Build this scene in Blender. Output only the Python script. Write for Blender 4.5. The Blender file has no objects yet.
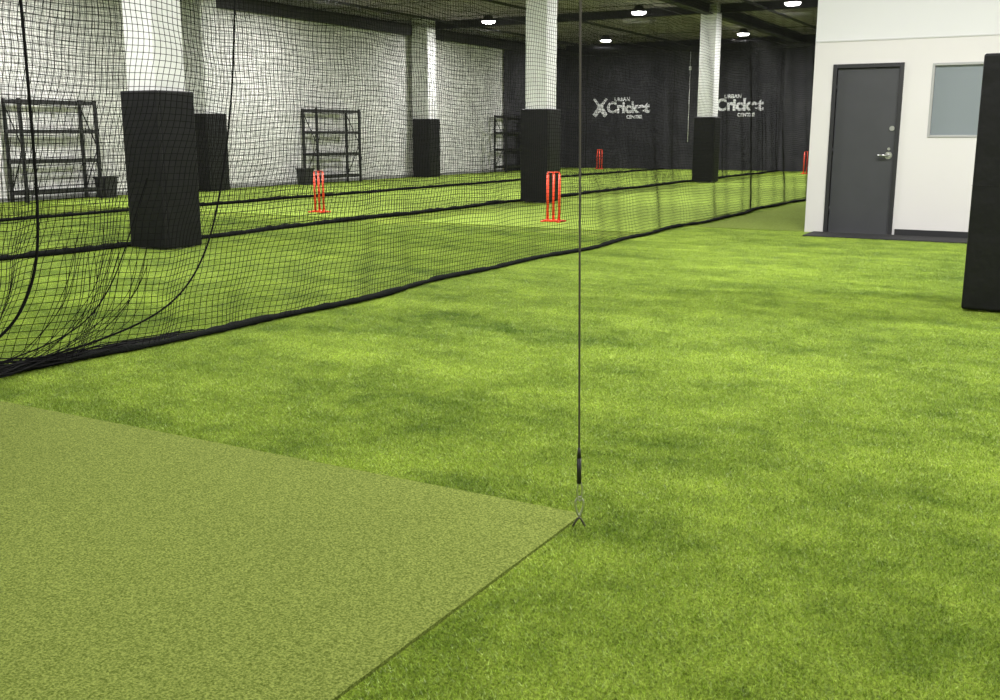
import bpy, bmesh, math, random
import numpy as np
from mathutils import Vector, noise
random.seed(4); rng=np.random.default_rng(7)
S=bpy.context.scene
S.view_settings.view_transform='Standard'
S.view_settings.look='None'
S.view_settings.exposure=0.2
COL=S.collection
CEIL=4.6

# ------------------------------------------------------------ materials
def mat(name,color=(.5,.5,.5),rough=.6,metal=0.,spec=.5,noise_scale=None,c2=None,bump=0.,bscale=60,detail=4,emit=None):
    m=bpy.data.materials.new(name); m.use_nodes=True
    n=m.node_tree.nodes; l=m.node_tree.links
    b=n['Principled BSDF']
    b.inputs['Base Color'].default_value=(*color,1); b.inputs['Roughness'].default_value=rough
    b.inputs['Metallic'].default_value=metal; b.inputs['Specular IOR Level'].default_value=spec
    geo=n.new('ShaderNodeNewGeometry')
    if noise_scale:
        t=n.new('ShaderNodeTexNoise'); t.inputs['Scale'].default_value=noise_scale; t.inputs['Detail'].default_value=detail
        l.new(geo.outputs['Position'],t.inputs['Vector'])
        r=n.new('ShaderNodeValToRGB'); r.color_ramp.elements[0].position=.35; r.color_ramp.elements[1].position=.65
        r.color_ramp.elements[0].color=(*color,1); r.color_ramp.elements[1].color=(*(c2 or color),1)
        l.new(t.outputs['Fac'],r.inputs['Fac']); l.new(r.outputs['Color'],b.inputs['Base Color'])
    if bump:
        t=n.new('ShaderNodeTexNoise'); t.inputs['Scale'].default_value=bscale; t.inputs['Detail'].default_value=3
        l.new(geo.outputs['Position'],t.inputs['Vector'])
        bp=n.new('ShaderNodeBump'); bp.inputs['Strength'].default_value=bump; bp.inputs['Distance'].default_value=.02
        l.new(t.outputs['Fac'],bp.inputs['Height']); l.new(bp.outputs['Normal'],b.inputs['Normal'])
    if emit:
        b.inputs['Emission Color'].default_value=(1,.98,.94,1); b.inputs['Emission Strength'].default_value=emit
    return m

def turf_mat(name,dark,bright,blade=True):
    m=bpy.data.materials.new(name); m.use_nodes=True
    n=m.node_tree.nodes; l=m.node_tree.links; b=n['Principled BSDF']
    geo=n.new('ShaderNodeNewGeometry')
    # pile brushed in different directions: fine blotches + soft long strokes
    mp=n.new('ShaderNodeMapping'); mp.inputs['Scale'].default_value=(.9,1.0,0); mp.inputs['Rotation'].default_value=(0,0,.5)
    l.new(geo.outputs['Position'],mp.inputs['Vector'])
    t=n.new('ShaderNodeTexNoise'); t.inputs['Scale'].default_value=2.6; t.inputs['Detail'].default_value=11; t.inputs['Roughness'].default_value=.82; t.inputs['Distortion'].default_value=.15
    l.new(mp.outputs[0],t.inputs['Vector'])
    mp2=n.new('ShaderNodeMapping'); mp2.inputs['Scale'].default_value=(.35,1.3,0); mp2.inputs['Rotation'].default_value=(0,0,-.12)
    l.new(geo.outputs['Position'],mp2.inputs['Vector'])
    ts=n.new('ShaderNodeTexNoise'); ts.inputs['Scale'].default_value=1.1; ts.inputs['Detail'].default_value=4; ts.inputs['Roughness'].default_value=.6
    l.new(mp2.outputs[0],ts.inputs['Vector'])
    av=n.new('ShaderNodeMix'); av.data_type='FLOAT'; av.inputs[0].default_value=.38
    l.new(t.outputs['Fac'],av.inputs[2]); l.new(ts.outputs['Fac'],av.inputs[3])
    r=n.new('ShaderNodeValToRGB'); r.color_ramp.elements[0].position=.37; r.color_ramp.elements[1].position=.63
    r.color_ramp.elements[0].color=(*dark,1); r.color_ramp.elements[1].color=(*bright,1)
    l.new(av.outputs[0],r.inputs['Fac'])
    t2=n.new('ShaderNodeTexNoise'); t2.inputs['Scale'].default_value=110; t2.inputs['Detail'].default_value=3
    l.new(geo.outputs['Position'],t2.inputs['Vector'])
    r2=n.new('ShaderNodeValToRGB'); r2.color_ramp.elements[0].position=.35; r2.color_ramp.elements[1].position=.65
    r2.color_ramp.elements[0].color=(.55,.55,.5,1); r2.color_ramp.elements[1].color=(1.35,1.35,1.5,1)
    l.new(t2.outputs['Fac'],r2.inputs['Fac'])
    mx=n.new('ShaderNodeMix'); mx.data_type='RGBA'; mx.blend_type='MULTIPLY'; mx.inputs[0].default_value=1
    l.new(r.outputs['Color'],mx.inputs[6]); l.new(r2.outputs['Color'],mx.inputs[7])
    l.new(mx.outputs[2],b.inputs['Base Color'])
    b.inputs['Roughness'].default_value=.42 if blade else .9
    b.inputs['Specular IOR Level'].default_value=.55 if blade else .1
    if not blade:
        bp=n.new('ShaderNodeBump'); bp.inputs['Strength'].default_value=.6; bp.inputs['Distance'].default_value=.01
        l.new(t2.outputs['Fac'],bp.inputs['Height']); l.new(bp.outputs['Normal'],b.inputs['Normal'])
    return m

def carpet_mat(name,c1,c2,sc=130):
    m=bpy.data.materials.new(name); m.use_nodes=True
    n=m.node_tree.nodes; l=m.node_tree.links; b=n['Principled BSDF']
    geo=n.new('ShaderNodeNewGeometry')
    t=n.new('ShaderNodeTexNoise'); t.inputs['Scale'].default_value=sc; t.inputs['Detail'].default_value=3; t.inputs['Roughness'].default_value=.6
    l.new(geo.outputs['Position'],t.inputs['Vector'])
    r=n.new('ShaderNodeValToRGB'); r.color_ramp.elements[0].position=.36; r.color_ramp.elements[1].position=.66
    r.color_ramp.elements[0].color=(*c1,1); r.color_ramp.elements[1].color=(*c2,1)
    l.new(t.outputs['Fac'],r.inputs['Fac'])
    t3=n.new('ShaderNodeTexNoise'); t3.inputs['Scale'].default_value=.9; t3.inputs['Detail'].default_value=3
    l.new(geo.outputs['Position'],t3.inputs['Vector'])
    r3=n.new('ShaderNodeValToRGB'); r3.color_ramp.elements[0].color=(.88,.88,.88,1); r3.color_ramp.elements[1].color=(1.1,1.1,1.1,1)
    l.new(t3.outputs['Fac'],r3.inputs['Fac'])
    mx=n.new('ShaderNodeMix'); mx.data_type='RGBA'; mx.blend_type='MULTIPLY'; mx.inputs[0].default_value=1
    l.new(r.outputs['Color'],mx.inputs[6]); l.new(r3.outputs['Color'],mx.inputs[7])
    l.new(mx.outputs[2],b.inputs['Base Color'])
    b.inputs['Roughness'].default_value=.95; b.inputs['Specular IOR Level'].default_value=.1
    bp=n.new('ShaderNodeBump'); bp.inputs['Strength'].default_value=.8; bp.inputs['Distance'].default_value=.006
    l.new(t.outputs['Fac'],bp.inputs['Height']); l.new(bp.outputs['Normal'],b.inputs['Normal'])
    return m

def block_mat():
    m=bpy.data.materials.new('painted_block'); m.use_nodes=True
    n=m.node_tree.nodes; l=m.node_tree.links; b=n['Principled BSDF']
    geo=n.new('ShaderNodeNewGeometry'); sp=n.new('ShaderNodeSeparateXYZ'); cb=n.new('ShaderNodeCombineXYZ')
    l.new(geo.outputs['Position'],sp.inputs[0]); l.new(sp.outputs['Y'],cb.inputs['X']); l.new(sp.outputs['Z'],cb.inputs['Y'])
    br=n.new('ShaderNodeTexBrick'); br.inputs['Scale'].default_value=1
    br.inputs['Brick Width'].default_value=.39; br.inputs['Row Height'].default_value=.13; br.inputs['Mortar Size'].default_value=.009
    br.inputs['Color1'].default_value=(.80,.79,.78,1); br.inputs['Color2'].default_value=(.66,.655,.645,1); br.inputs['Mortar'].default_value=(.40,.395,.385,1)
    l.new(cb.outputs[0],br.inputs['Vector'])
    t=n.new('ShaderNodeTexNoise'); t.inputs['Scale'].default_value=1.3; t.inputs['Detail'].default_value=5
    l.new(geo.outputs['Position'],t.inputs['Vector'])
    r=n.new('ShaderNodeValToRGB'); r.color_ramp.elements[0].color=(.88,.88,.88,1); r.color_ramp.elements[1].color=(1.05,1.05,1.05,1)
    l.new(t.outputs['Fac'],r.inputs['Fac'])
    mx=n.new('ShaderNodeMix'); mx.data_type='RGBA'; mx.blend_type='MULTIPLY'; mx.inputs[0].default_value=1
    l.new(br.outputs['Color'],mx.inputs[6]); l.new(r.outputs['Color'],mx.inputs[7]); l.new(mx.outputs[2],b.inputs['Base Color'])
    b.inputs['Roughness'].default_value=.7
    bp=n.new('ShaderNodeBump'); bp.inputs['Strength'].default_value=.4; bp.inputs['Distance'].default_value=.008; bp.invert=True
    l.new(br.outputs['Fac'],bp.inputs['Height']); l.new(bp.outputs['Normal'],b.inputs['Normal'])
    return m

def office_mat():
    m=bpy.data.materials.new('office_paint'); m.use_nodes=True
    n=m.node_tree.nodes; l=m.node_tree.links; b=n['Principled BSDF']
    geo=n.new('ShaderNodeNewGeometry'); sp=n.new('ShaderNodeSeparateXYZ'); l.new(geo.outputs['Position'],sp.inputs[0])
    g=n.new('ShaderNodeMath'); g.operation='GREATER_THAN'; g.inputs[1].default_value=2.4; l.new(sp.outputs['Z'],g.inputs[0])
    mx=n.new('ShaderNodeMix'); mx.data_type='RGBA'; l.new(g.outputs[0],mx.inputs[0])
    mx.inputs[6].default_value=(.63,.61,.605,1); mx.inputs[7].default_value=(.64,.64,.65,1)
    l.new(mx.outputs[2],b.inputs['Base Color']); b.inputs['Roughness'].default_value=.6
    return m

M_white=mat('column_paint',(.72,.72,.72),.6,noise_scale=3,c2=(.82,.82,.82),bump=.15,bscale=25)
M_pad=mat('black_vinyl',(.004,.004,.005),.5,spec=.3,bump=.5,bscale=6)
M_seam=mat('vinyl_seam',(.003,.003,.003),.8)
M_net=mat('net_twine',(.006,.006,.006),.9,spec=.1)
M_band=mat('net_hem',(.006,.007,.006),.95,spec=.1,bump=.8,bscale=80)
M_black=mat('black_steel',(.010,.010,.011),.45)
M_curtain=mat('black_backdrop',(.032,.031,.037),.85,spec=.2,noise_scale=1.5,c2=(.048,.047,.053))
M_ceil=mat('ceiling_paint',(.30,.25,.31),.9,noise_scale=2,c2=(.42,.36,.43))
M_beam=mat('ceiling_steel',(.02,.02,.02),.7)
M_orange=mat('orange_plastic',(.8,.065,.02),.4)
M_logo=mat('white_print',(.9,.9,.92),.7)
M_door=mat('door_paint',(.042,.043,.049),.42,noise_scale=4,c2=(.047,.048,.054))
M_frame=mat('door_frame_paint',(.019,.019,.022),.4)
M_metal=mat('brushed_metal',(.6,.6,.6),.3,metal=1)
M_dkmetal=mat('galvanised_wire',(.11,.10,.09),.4,metal=.8)
M_mat=mat('rubber_mat',(.012,.012,.013),.8,bump=.4,bscale=90)
M_glass=mat('frosted_film',(.20,.23,.25),.18,spec=.6)
M_alu=mat('window_frame_paint',(.35,.35,.35),.4)
M_lens=mat('lamp_lens',(1,1,1),.4,emit=20)
M_office=office_mat(); M_block=block_mat()
M_wall=mat('plaster',(.72,.71,.69),.7,noise_scale=1,c2=(.76,.75,.73))
DK=(.105,.195,.005); BR=(.47,.62,.075)
M_turf=turf_mat('turf_blades',DK,BR)
M_turfb=turf_mat('turf_backing',tuple(.45*c for c in DK),tuple(.5*c for c in BR),blade=False)
M_olive=carpet_mat('olive_carpet',(.075,.105,.012),(.25,.30,.068),170)
M_olive2=carpet_mat('lane_carpet',(.15,.225,.024),(.29,.39,.068),60)
M_walk=carpet_mat('walkway',(.11,.15,.02),(.20,.26,.05),60)
M_bin=mat('bin_plastic',(.02,.02,.022),.5)

# ------------------------------------------------------------ helpers
def obj(name,me,parent=None,m=None,smooth=False):
    o=bpy.data.objects.new(name,me); COL.objects.link(o)
    if parent: o.parent=parent
    if m: me.materials.append(m)
    if smooth:
        me.polygons.foreach_set('use_smooth',[True]*len(me.polygons))
    return o
def empty(name,loc=(0,0,0)):
    o=bpy.data.objects.new(name,None); COL.objects.link(o); o.location=loc; o.empty_display_size=.1; return o
def add_box(bm,a,b):
    x0,y0,z0=a; x1,y1,z1=b
    v=[bm.verts.new(p) for p in [(x0,y0,z0),(x1,y0,z0),(x1,y1,z0),(x0,y1,z0),(x0,y0,z1),(x1,y0,z1),(x1,y1,z1),(x0,y1,z1)]]
    for f in [(3,2,1,0),(4,5,6,7),(0,1,5,4),(1,2,6,5),(2,3,7,6),(3,0,4,7)]: bm.faces.new([v[i] for i in f])
def boxes(name,lst,m,parent=None,bevel=0,seg=2):
    bm=bmesh.new()
    for a,b in lst: add_box(bm,a,b)
    me=bpy.data.meshes.new(name); bm.to_mesh(me); bm.free()
    o=obj(name,me,parent,m)
    if bevel:
        md=o.modifiers.new('b','BEVEL'); md.width=bevel; md.segments=seg; md.limit_method='ANGLE'
    return o
def cyl(bm,p,q,r,r2=None,seg=12):
    p=Vector(p);q=Vector(q); r2=r if r2 is None else r2
    d=(q-p).normalized(); a=d.orthogonal().normalized(); b=d.cross(a)
    A=[];B=[]
    for i in range(seg):
        t=2*math.pi*i/seg; o=a*math.cos(t)+b*math.sin(t)
        A.append(bm.verts.new(p+o*r)); B.append(bm.verts.new(q+o*r2))
    for i in range(seg):
        j=(i+1)%seg; bm.faces.new((A[i],A[j],B[j],B[i]))
    bm.faces.new(A[::-1]); bm.faces.new(B)
def cyls(name,lst,m,parent=None,smooth=True,seg=12):
    bm=bmesh.new()
    for c in lst: cyl(bm,c[0],c[1],c[2],c[3] if len(c)>3 else None,seg)
    me=bpy.data.meshes.new(name); bm.to_mesh(me); bm.free()
    o=obj(name,me,parent,m)
    if smooth:
        for p in me.polygons: p.use_smooth=len(p.vertices)==4
    return o
def tube(name,pts,r,m,parent=None,res=3,poly=False):
    cu=bpy.data.curves.new(name,'CURVE'); cu.dimensions='3D'; cu.bevel_depth=r; cu.bevel_resolution=res
    if not isinstance(pts[0][0],(list,tuple)): pts=[pts]
    for pl in pts:
        s=cu.splines.new('POLY' if poly else 'NURBS'); s.points.add(len(pl)-1)
        for i,p in enumerate(pl): s.points[i].co=(*p,1)
        if not poly: s.order_u=4; s.use_endpoint_u=True
    cu.materials.append(m)
    o=bpy.data.objects.new(name,cu); COL.objects.link(o)
    if parent: o.parent=parent
    return o
def np_mesh(name,verts,faces,m,parent=None):
    k=faces.shape[1]
    me=bpy.data.meshes.new(name)
    me.vertices.add(len(verts)); me.vertices.foreach_set('co',verts.astype(np.float32).ravel())
    me.loops.add(faces.size); me.loops.foreach_set('vertex_index',faces.astype(np.int32).ravel())
    me.polygons.add(len(faces)); me.polygons.foreach_set('loop_start',np.arange(0,faces.size,k,dtype=np.int32))
    me.update(calc_edges=True)
    return obj(name,me,parent,m)

# ------------------------------------------------------------ room shell
XL=-17.9; YB=37.0; XR=6.0; YF=-3.5; XO=-3.17; YO=13.8
boxes('floor',[((XL-.2,YF-.2,-.2),(XR+.2,YB+.2,0))],M_turfb)
boxes('ceiling',[((XL-.2,YF-.2,CEIL),(XR+.2,YB+.2,CEIL+.2))],M_ceil)
boxes('wall_left',[((XL-.2,YF,0),(XL,YB,CEIL))],M_block)
boxes('wall_back',[((XL-.2,YB,0),(XR+.2,YB+.2,CEIL))],M_curtain)
boxes('wall_right',[((XR,YF,0),(XR+.2,YO,CEIL))],M_wall)
boxes('wall_front',[((XL-.2,YF-.2,0),(XR+.2,YF,CEIL))],M_wall)
DX0,DX1,DZ=-2.93,-2.08,2.12
WX0,WX1,WZ0,WZ1=-1.76,-.72,1.22,2.1
T=.14
boxes('wall_office',[((XO,YO,0),(DX0,YO+T,CEIL)),((DX0,YO,DZ),(DX1,YO+T,CEIL)),((DX1,YO,0),(WX0,YO+T,CEIL)),
   ((WX0,YO,0),(WX1,YO+T,WZ0)),((WX0,YO,WZ1),(WX1,YO+T,CEIL)),((WX1,YO,0),(XR+.2,YO+T,CEIL)),
   ((XO,YO+T,0),(XO+T,YB,CEIL))],M_office)
boxes('trim_1',[((XO,YO-.008,2.395),(XR,YO,2.41))],mat('trim_paint',(.5,.5,.5),.6))
boxes('baseboard_office',[((DX1+.03,YO-.015,0),(XR,YO,.09))],M_frame)
d=empty('door_1',(0,0,0))
boxes('frame',[((DX0,YO-.02,0),(DX0+.05,YO+T,DZ)),((DX1-.05,YO-.02,0),(DX1,YO+T,DZ)),((DX0+.05,YO-.02,DZ-.05),(DX1-.05,YO+T,DZ))],M_frame,d,.004)
boxes('leaf',[((DX0+.055,YO+.02,.012),(DX1-.055,YO+.06,DZ-.055))],M_door,d,.003)
hx=DX1-.115
cyls('lever_handle',[((hx,YO+.02,1.0),(hx,YO+.008,1.0),.045),((hx,YO+.01,1.0),(hx,YO-.04,1.0),.016),((hx,YO-.04,1.0),(hx-.12,YO-.045,1.0),.014)],M_metal,d,seg=20)
cyls('deadbolt',[((hx+.02,YO+.02,1.33),(hx+.02,YO+.002,1.33),.030),((hx+.02,YO+.005,1.33),(hx+.02,YO-.006,1.33),.014)],M_metal,d,seg=20)
cyls('latch_lock',[((hx,YO+.02,1.08),(hx,YO+.004,1.08),.018)],M_metal,d,seg=16)
cyls('hinges',[((DX0+.055,YO+.012,z),(DX0+.055,YO+.012,z+.1),.008) for z in (.25,1.0,1.78)],M_frame,d)
boxes('sill',[((DX0+.05,YO-.0,0),(DX1-.05,YO+.1,.012))],M_metal,d)
w=empty('window_1')
fw=.03
boxes('frame',[((WX0,YO-.01,WZ0),(WX0+fw,YO+.08,WZ1)),((WX1-fw,YO-.01,WZ0),(WX1,YO+.08,WZ1)),((WX0+fw,YO-.01,WZ0),(WX1-fw,YO+.08,WZ0+fw)),((WX0+fw,YO-.01,WZ1-fw),(WX1-fw,YO+.08,WZ1))],M_alu,w,.003)
boxes('pane',[((WX0+fw,YO+.03,WZ0+fw),(WX1-fw,YO+.04,WZ1-fw))],M_glass,w)
boxes('door_mat',[((XO+.12,YO-.62,0.0),(-.95,YO-.03,.02))],M_mat,bevel=.006)

def curtain(name,x,y0,y1,z1,axis='y',amp=.03,m=M_curtain):
    n=int((y1-y0)/.04); V=[];F=[]
    for i in range(n+1):
        y=y0+(y1-y0)*i/n; o=amp*math.sin(y*7+math.sin(y*2.3)*1.5)*.5+amp*.5
        for z in (.02,z1): V.append((x+o,y,z) if axis=='y' else (y,x-o,z))
    for i in range(n): F.append((2*i,2*i+2,2*i+3,2*i+1))
    return np_mesh(name,np.array(V),np.array(F),m)
curtain('black_curtain',XL+.04,32.0,YB-.1,4.2)
boxes('trim_2',[((x-.012,YB-.012,0),(x+.012,YB,4.3)) for x in (-17.0,-13.5,-9.6,-6.2)],M_seam)
boxes('trim_3',[((XL,YF,4.12),(XL+.16,YB,4.42))],M_beam)
boxes('trim_4',[((XL,YB-.16,4.2),(XO,YB,4.42))],M_beam)
boxes('baseboard_left',[((XL,YF,0),(XL+.02,32,.08))],mat('grey_trim',(.25,.25,.25),.6))

def beam(name,a,b,w=.12,h=.22,z=CEIL):
    if a[0]==b[0]: lst=[((a[0]-w/2,a[1],z-h),(a[0]+w/2,b[1],z-h+.02)),((a[0]-w/2,a[1],z-.02),(a[0]+w/2,b[1],z)),((a[0]-.01,a[1],z-h+.02),(a[0]+.01,b[1],z-.02))]
    else: lst=[((a[0],a[1]-w/2,z-h),(b[0],a[1]+w/2,z-h+.02)),((a[0],a[1]-w/2,z-.02),(b[0],a[1]+w/2,z)),((a[0],a[1]-.01,z-h+.02),(b[0],a[1]+.01,z-.02))]
    return boxes(name,lst,M_beam)
for y in (8.2,17.6,27.4):
    beam('ceiling_beam',(XL,y),(XO if y>YO else XR,y))
beam('ceiling_beam',(-9.0,YF),(-9.0,YB),.25,.28)
beam('ceiling_beam',(-5.2,YF),(-5.2,YB),.18,.25)
tube('ceiling_conduit',[[(-13.0,YF,4.42),(-13.0,YB,4.42)],[(-16.4,YF,4.42),(-16.4,YB,4.42)],[(-7.6,YF,4.42),(-7.6,YB,4.42)]],.035,M_beam,poly=True)

# ------------------------------------------------------------ floor coverings
boxes('practice_mat',[((-4.5,YF+.1,0),(-1.36,2.98,.009))],M_olive)
boxes('lane_carpet',[((-8.55,12.6,0),(-5.0,YB-.1,.010))],M_olive2)
boxes('lane_carpet',[((-13.6,12.6,0),(-9.6,YB-.1,.010))],M_olive2)
boxes('lane_carpet',[((-17.0,12.6,0),(-14.0,YB-.1,.010))],M_olive2)
boxes('walkway_carpet',[((-4.6,YO,0),(XO-.01,YB-.1,.010))],M_walk)
TX,TY=.85,.9
N=28000
bx=rng.uniform(0,TX,N); by=rng.uniform(0,TY,N)
ang=rng.uniform(0,2*np.pi,N); hgt=rng.uniform(.005,.012,N); wd=rng.uniform(.0009,.0016,N)
la=rng.uniform(0,2*np.pi,N); ln=rng.uniform(.3,1.2,N)*hgt
dx=np.cos(ang)*wd; dy=np.sin(ang)*wd
V=np.empty((N,3,3))
V[:,0]=np.stack([bx-dx,by-dy,np.zeros(N)],1); V[:,1]=np.stack([bx+dx,by+dy,np.zeros(N)],1)
V[:,2]=np.stack([bx+np.cos(la)*ln,by+np.sin(la)*ln,hgt],1)
F=np.arange(3*N).reshape(N,3)
pts=[]
for i in range(-15,8):
    for j in range(-5,12):
        x=-1.35+i*TX; y=3.0+j*TY
        if x<-4.75-1e-3:
            if y+TY>12.7: continue
        if x<-1.36 and y<2.99 and x>-4.6: continue
        if x+TX<-9.5 and y<1: continue
        if x>5.2: continue
        pts.append((x,y,0.001))
pm=bpy.data.meshes.new('artificial_turf'); pm.from_pydata(pts,[],[])
turf=obj('artificial_turf',pm)
turf.instance_type='VERTS'
tile=np_mesh('turf_blades',V.reshape(-1,3),F,M_turf,turf)

# ------------------------------------------------------------ nets
def strands(P,r,offs_dir):
    n,k,_=P.shape
    V=np.empty((n,k,3,3))
    for a in range(3):
        t=2*np.pi*a/3+.5
        o=np.array(offs_dir[0])*math.cos(t)+np.array(offs_dir[1])*math.sin(t)
        V[:,:,a]=P+o*r
    idx=np.arange(n*k*3).reshape(n,k,3)
    A=idx[:,:-1]; B=idx[:,1:]
    F=[]
    for a in range(3):
        b=(a+1)%3
        F.append(np.stack([A[:,:,a],A[:,:,b],B[:,:,b],B[:,:,a]],-1).reshape(-1,4))
    return V.reshape(-1,3),np.concatenate(F)
def netmesh(name,G,r,parent,horizontal_plane=False):
    V1,F1=strands(G,r,((1,0,0),(0,1,0)) if not horizontal_plane else ((1,0,0),(0,0,1)))
    V2,F2=strands(np.swapaxes(G,0,1),r,((1,0,0),(0,0,1)) if not horizontal_plane else ((0,1,0),(0,0,1)))
    return np_mesh(name,np.concatenate([V1,V2]),np.concatenate([F1,F2+len(V1)]),M_net,parent)
def wave(Y,Z,s):
    return (.05*np.sin(Y*1.3+s)+.03*np.sin(Y*3.1+2*s+Z*.4)+.012*np.sin(Y*9+Z*2+s))*np.clip((4.3-Z)/3,.15,1)
def net(X,y0,y1,cell,seed,gather=False,ztop=4.25,r=.0022,hem=.02):
    e=empty('cricket_net')
    y=np.arange(y0,y1,cell); z=np.arange(.03,ztop+.001,cell*.98)
    Y,Z=np.meshgrid(y,z,indexing='ij')
    Xg=X+wave(Y,Z,seed)
    Yg=Y+.02*np.sin(Z*4+Y*3)+.03*np.sin(Z*2.2+Y*.7+seed)+.008*np.sin(Z*17+Y*5)
    Zg=Z+.03*np.sin(Y*2.1+seed)*(Z/ztop)+.012*np.sin(Y*6.3+Z*3)*np.clip(Z,0,1)
    if gather:
        wgt=np.exp(-np.clip(Y-3.3,0,None)/1.3)*np.clip(1-Z/1.7,0,1)**1.5
        Yg=Yg-(Y-3.0)*wgt*.85
        Xg=Xg+.22*np.sin(Y*11)*wgt-.15*wgt
        Zg=Zg-.25*wgt*(.5+.5*np.sin(Y*5.5))*Z
        Zg=np.maximum(Zg,.02)
    netmesh('mesh',np.stack([Xg,Yg,Zg],-1),r,e)
    n=int((y1-y0)/.05); k=8; V=np.empty((n,k,3))
    yy=np.linspace(y0,y1,n)
    for i,yv in enumerate(yy):
        w=.05*math.sin(yv*1.3+seed)+.03*math.sin(yv*3.1+2*seed)
        rr=hem+.3*hem*noise.noise(Vector((yv*2.2,seed,0)))+.3*hem*noise.noise(Vector((yv*9,seed,3)))
        for a in range(k):
            t=2*math.pi*a/k
            q=rr*(1+.25*noise.noise(Vector((yv*14,a*1.7,seed))))
            V[i,a]=(X+w+math.cos(t)*q*1.8,yv,max(.002,.022+rr*.5+math.sin(t)*q*.8-.01))
    idx=np.arange(n*k).reshape(n,k); F=[]
    for a in range(k):
        b=(a+1)%k; F.append(np.stack([idx[:-1,a],idx[:-1,b],idx[1:,b],idx[1:,a]],-1))
    np_mesh('hem',V.reshape(-1,3),np.concatenate(F),M_band,e)
    tube('top_cable',[(X,y0,ztop+.01),(X,y1,ztop+.01)],.008,M_black,e,poly=True)
    return e
n1=net(-4.8,2.3,YB-.2,.038,0.3,True,r=.0022,hem=.024)
net(-9.42,3.0,YB-.2,.045,1.7,r=.0022,hem=.036)
net(-13.8,3.0,YB-.2,.05,2.9,r=.0022,hem=.036)
ropes=[
 [(-4.8,3.60,4.25),(-4.82,3.59,2.6),(-4.8,3.58,1.9),(-4.86,3.62,1.2),(-4.84,3.60,.8),(-4.86,3.55,.4),(-4.95,3.35,.12),(-5.0,2.9,.04)],
 [(-4.8,5.35,4.25),(-4.8,5.2,3.0),(-4.8,5.12,2.08),(-4.8,5.06,1.5),(-4.8,4.90,.85),(-4.8,4.72,.45),(-4.8,4.42,.2),(-4.85,3.95,.09),(-4.9,3.5,.04),(-4.9,2.6,.04)],
 [(-4.84,4.35,1.0),(-4.84,4.25,.8),(-4.84,4.13,.55),(-4.86,3.98,.28),(-4.88,3.7,.1),(-4.95,3.1,.04)],
]
for i,rp in enumerate(ropes): tube('border_rope_%d'%(i+1),rp,(.008,.006,.004)[i],M_net,n1)
fan=[]
for i in range(18):
    t=i/17; ytop=3.75+.6*t+random.uniform(-.03,.03); zt=.75-.2*t+random.uniform(-.1,.1); s=[]
    for k in range(10):
        u=k/9; s.append((-4.84+.05*math.sin(u*6+i)+(-.08*u),ytop-(ytop-3.0)*u**2.2*.8,max(.03,zt*(1-u)**1.7)+.01*math.sin(k*2+i)**2))
    fan.append(s)
tube('loose_folds',fan,.0019,M_net,n1,res=1)
pl=[]
for i in range(46):
    y=2.5; s=[]; ph=random.uniform(0,6); off=random.uniform(-.16,.12); hh=random.uniform(.02,.09)
    L=random.uniform(1.0,2.3)
    for k in range(14):
        t=k/13; s.append((-4.88+off*(1-t*.8)+.05*math.sin(k*1.1+ph),y+L*t,.015+hh*(1-t)*(.6+.4*math.sin(k*1.7+ph))+.01))
    pl.append(s)
tube('net_pile',pl,.0035,M_net,n1,res=1)
e=empty('overhead_net')
def onet(x0,x1,nm):
    gx=np.arange(x0,x1,.12); gy=np.arange(3.0,YB-.2,.12)
    Xo,Yo=np.meshgrid(gx,gy,indexing='ij')
    Zo=4.27-.10*np.abs(np.sin((Xo-x0)*np.pi/(x1-x0)))*(1+.4*np.sin(Yo*.9))
    netmesh(nm,np.stack([Xo,Yo,Zo],-1),.0018,e,True)
onet(-8.6,-4.85,'mesh_a'); onet(-13.75,-9.5,'mesh_b'); onet(-17.1,-13.85,'mesh_c')
tube('support_cables',[[(-17.8,y,4.28),(-4.8,y,4.28)] for y in (3.2,10,15,21,24,31)],.008,M_black,e,poly=True)

# ------------------------------------------------------------ pillars
def pillar(cx,cy,s=.56,c=.43,h=1.72,wall=False):
    p=empty('padded_pillar',(cx,cy,0))
    boxes('column',[((-c/2-(.1 if wall else 0),-c/2,0),(c/2,c/2,CEIL))],M_white,p,.012)
    a=s/2; b=c/2+.004
    lst=[((-a,-a,.02),(a,-b,h)),((b,-b,.02),(a,a,h))]
    if not wall: lst+=[((-a,b,.02),(b,a,h)),((-a,-b,.02),(-b,b,h))]
    else: lst+=[((-a,b,.02),(b,a,h))]
    boxes('pads',lst,M_pad,p,.018,4)
    boxes('straps',[((-a-.003,-a-.003,z),(a+.003,-a+.01,z+.002)) for z in (h*.5,)]+[((a-.01,-a-.003,z),(a+.003,a,z+.002)) for z in (h*.5,)],M_seam,p)
    return p
pillar(-9.01,8.32,.55); pillar(-9.0,17.55); pillar(-9.0,27.3)
pillar(-17.45,17.5,.64,.5,wall=True); pillar(-17.45,26.5,.60,.46,wall=True)
pillar(-.70+.36,8.03+.36,.72,.52,1.80)

# ------------------------------------------------------------ stumps
def stumps(cx,cy,s=1.0):
    p=empty('cricket_stumps',(cx,cy,.010))
    L=[]
    for dx in (-.095,0,.095):
        L+= [((dx,0,.02),(dx,0,.68),.019),((dx,0,.68),(dx,0,.705),.019,.012)]
    cyls('stumps',L,M_orange,p,seg=16)
    boxes('base',[((-.15,-.06,0),(.15,.06,.03)),((-.15,-.13,0),(-.11,.13,.02)),((.11,-.13,0),(.15,.13,.02))],M_orange,p,.006)
    cyls('bails',[((-.095,0,.712),(-.003,0,.712),.008),((.003,0,.712),(.095,0,.712),.008)],M_orange,p,seg=10)
    p.scale=(s,s,s)
    return p
stumps(-6.73,13.55,1); stumps(-10.9,13.35,.93); stumps(-15.8,35.6); stumps(-7.95,34.4)

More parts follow.
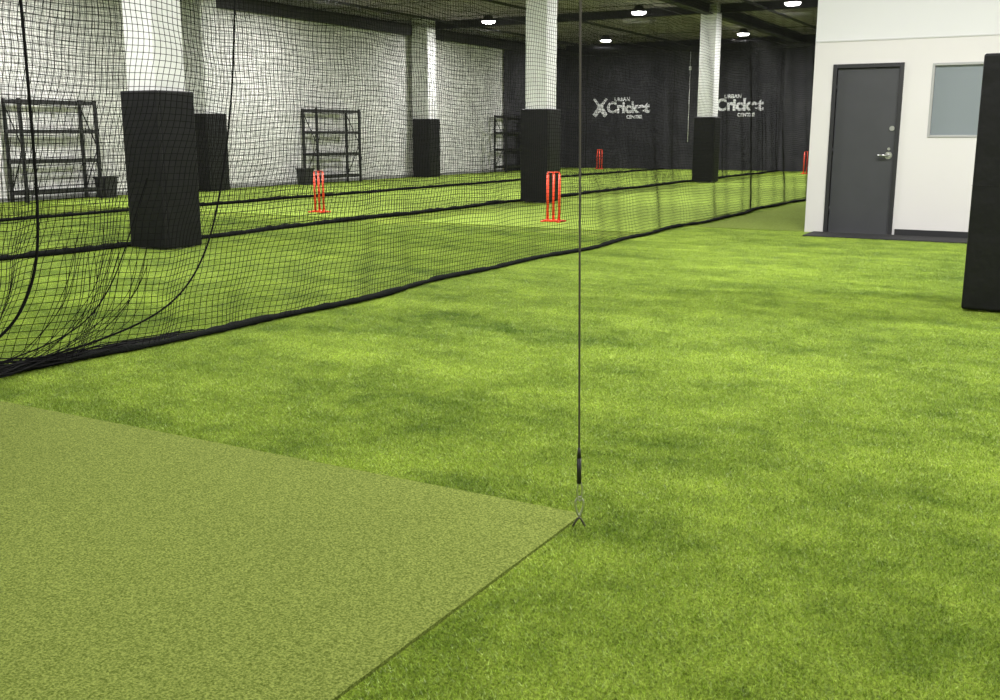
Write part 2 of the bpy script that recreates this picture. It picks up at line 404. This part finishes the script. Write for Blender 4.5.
# ------------------------------------------------------------ racks
def rack(x0,y0,L,H=1.92,D=.5):
    p=empty('storage_rack',(x0,y0,0))
    t=.03; pw=.055
    L1=[]
    for x in (0,D-pw):
        for y in (0,L-pw): L1.append(((x,y,0),(x+pw,y+pw,H)))
    boxes('posts',L1,M_black,p,.003)
    sh=[]
    for z in (.14,.72,1.28,H-.09):
        sh+=[((0.005,.0,z),(t,L,z+.07)),((D-t,.0,z),(D-.005,L,z+.07)),((t,0.005,z),(D-t,t,z+.07)),((t,L-t,z),(D-t,L-.005,z+.07))]
        k=5
        for i in range(1,k): sh.append(((t,L*i/k-.01,z+.045),(D-t,L*i/k+.01,z+.06)))
    boxes('shelves',sh,M_black,p)
    cyls('end_braces',[((.03,y,.16),(D-.03,y,1.0),.012) for y in (.03,L-.03)]+[((D-.03,y,1.0),(.03,y,H-.1),.012) for y in (.03,L-.03)],M_black,p)
    return p
rack(-17.8,12.65,1.75); rack(-17.8,21.2,1.85); rack(-17.8,31.2,1.9)
def bin_(x,y,s=.32,h=.42):
    p=empty('storage_bin',(x,y,0))
    bm=bmesh.new(); a=s/2*.85;b=s/2
    lo=[bm.verts.new(q) for q in [(-a,-a,0),(a,-a,0),(a,a,0),(-a,a,0)]]
    hi=[bm.verts.new(q) for q in [(-b,-b,h),(b,-b,h),(b,b,h),(-b,b,h)]]
    bm.faces.new(lo[::-1])
    for i in range(4):
        j=(i+1)%4; bm.faces.new((lo[i],lo[j],hi[j],hi[i]))
    me=bpy.data.meshes.new('tub'); bm.to_mesh(me); bm.free(); o=obj('tub',me,p,M_bin)
    md=o.modifiers.new('s','SOLIDIFY'); md.thickness=.01
    boxes('rim',[((-b-.015,-b-.015,h-.03),(b+.015,-b,h)),((-b-.015,b,h-.03),(b+.015,b+.015,h)),((-b-.015,-b,h-.03),(-b,b,h)),((b,-b,h-.03),(b+.015,b,h))],M_bin,p)
bin_(-17.5,14.65); bin_(-17.45,20.85)

# ------------------------------------------------------------ logos
def text(s,x,z,size,name,parent,bold=0.0):
    cu=bpy.data.curves.new(name,'FONT'); cu.body=s; cu.size=size; cu.extrude=.003; cu.offset=bold
    cu.materials.append(M_logo)
    o=bpy.data.objects.new(name,cu); COL.objects.link(o); o.parent=parent
    o.rotation_euler=(math.pi/2,0,0); o.location=(x,0,z)
    return o
def logo(x,z):
    p=empty('cricket_sign',(x,YB-.012,z))
    bm=bmesh.new()
    for s in (1,-1):
        c=Vector((.22,0,.33)); ds=Vector((s*.62,0,.78)).normalized(); q=Vector((ds.z,0,-ds.x))
        prof=[(-.40,.06),(-.38,.09),(.1,.09),(.16,.045),(.42,.045),(.42,-.045),(.16,-.045),(.1,-.09),(-.38,-.09),(-.40,-.06)]
        vs=[bm.verts.new(c+ds*a+q*b+Vector((0,-.002 if s>0 else 0,0))) for a,b in prof]
        f=bm.faces.new(vs)
        r=bmesh.ops.extrude_face_region(bm,geom=[f]); bmesh.ops.translate(bm,verts=[v for v in r['geom'] if isinstance(v,bmesh.types.BMVert)],vec=(0,.008,0))
    me=bpy.data.meshes.new('crossed_bats'); bm.to_mesh(me); bm.free(); obj('crossed_bats',me,p,M_logo)
    text('URBAN',.80,.56,.19,'small_text',p,.006)
    text('Cricket',.50,.14,.56,'main_text',p,.022)
    text('CENTRE',1.3,-.08,.17,'lower_text',p,.006)
logo(-16.65,1.94); logo(-12.4,1.98)
cyls('pull_cord',[((-12.9,YB-.04,1.0),(-12.9,YB-.04,4.2),.010),((-12.9,YB-.04,3.55),(-12.9,YB-.04,3.68),.04)],M_logo)

# ------------------------------------------------------------ cable with anchor
c=empty('net_tension_cable',(-1.328,2.885,0))
tx,ty=-.05,-.028
def cp(z): return (tx*z/4.4,ty*z/4.4,z)
tube('cable',[cp(.2),cp(CEIL)],.0034,M_dkmetal,c,poly=True)
cyls('sleeve',[(cp(.150),cp(.235),.0075),(cp(.235),cp(.27),.0075,.004)],M_black,c)
tube('loop',[[(0,0,.16),(.008,.004,.14),(.009,.004,.115),(.004,0,.085),(-.006,-.004,.095),(-.008,-.004,.14),(0,0,.16)]],.003,M_metal,c)
tube('snap_hook',[[(0,0,.105),(.016,.009,.088),(.009,.005,.06),(0,0,.03),(-.009,-.005,.06),(-.016,-.009,.088),(0,0,.105)]],.0038,M_metal,c)
tube('anchor_eye',[[(-.018,-.010,.003),(-.009,-.005,.02),(0,0,.045),(.009,.005,.02),(.018,.010,.003)]],.0035,M_dkmetal,c)

# ------------------------------------------------------------ lights
def lamp(x,y,pw=170,z=4.45):
    p=empty('ceiling_light',(x,y,z))
    cyls('housing',[((0,0,.15),(0,0,.03),.1,.17),((0,0,.03),(0,0,-.01),.2,.2)],M_beam,p,seg=28)
    cyls('lens',[((0,0,-.011),(0,0,-.07),.2,.16)],M_lens,p,seg=28)
    L=bpy.data.lights.new('lamp','AREA'); L.shape='DISK'; L.size=.36; L.energy=pw; L.color=(1,.985,.96)
    o=bpy.data.objects.new('lamp_emitter',L); COL.objects.link(o); o.parent=p; o.location=(0,0,-.075)
for x in (-15.4,-10.8,-6.75):
    for y in (5.5,12.5,19.5,26.7): lamp(x,y,250)
for x in (-14.9,-10.1,-6.6): lamp(x,33.9,250)
for x,y,pw in ((-2.2,5.0,170),(-1.8,10.0,230),(2.2,4.5,210),(1.8,9.3,290),(-2.2,-1.2,115),(2.4,-1,80)): lamp(x,y,pw)  # extra unseen lamps, added to light the office wall and pool on the turf
S.world=bpy.data.worlds.new('w'); S.world.use_nodes=True
S.world.node_tree.nodes['Background'].inputs[0].default_value=(.8,.85,.9,1)
S.world.node_tree.nodes['Background'].inputs[1].default_value=.2

cam=bpy.data.cameras.new('camera'); co=bpy.data.objects.new('camera',cam); COL.objects.link(co)
cam.lens=37.08; cam.sensor_width=36; co.location=(0,0,1.25)
co.rotation_euler=(math.radians(90-11.79),0,math.radians(29.36)); cam.clip_start=.05; cam.clip_end=200
S.camera=co
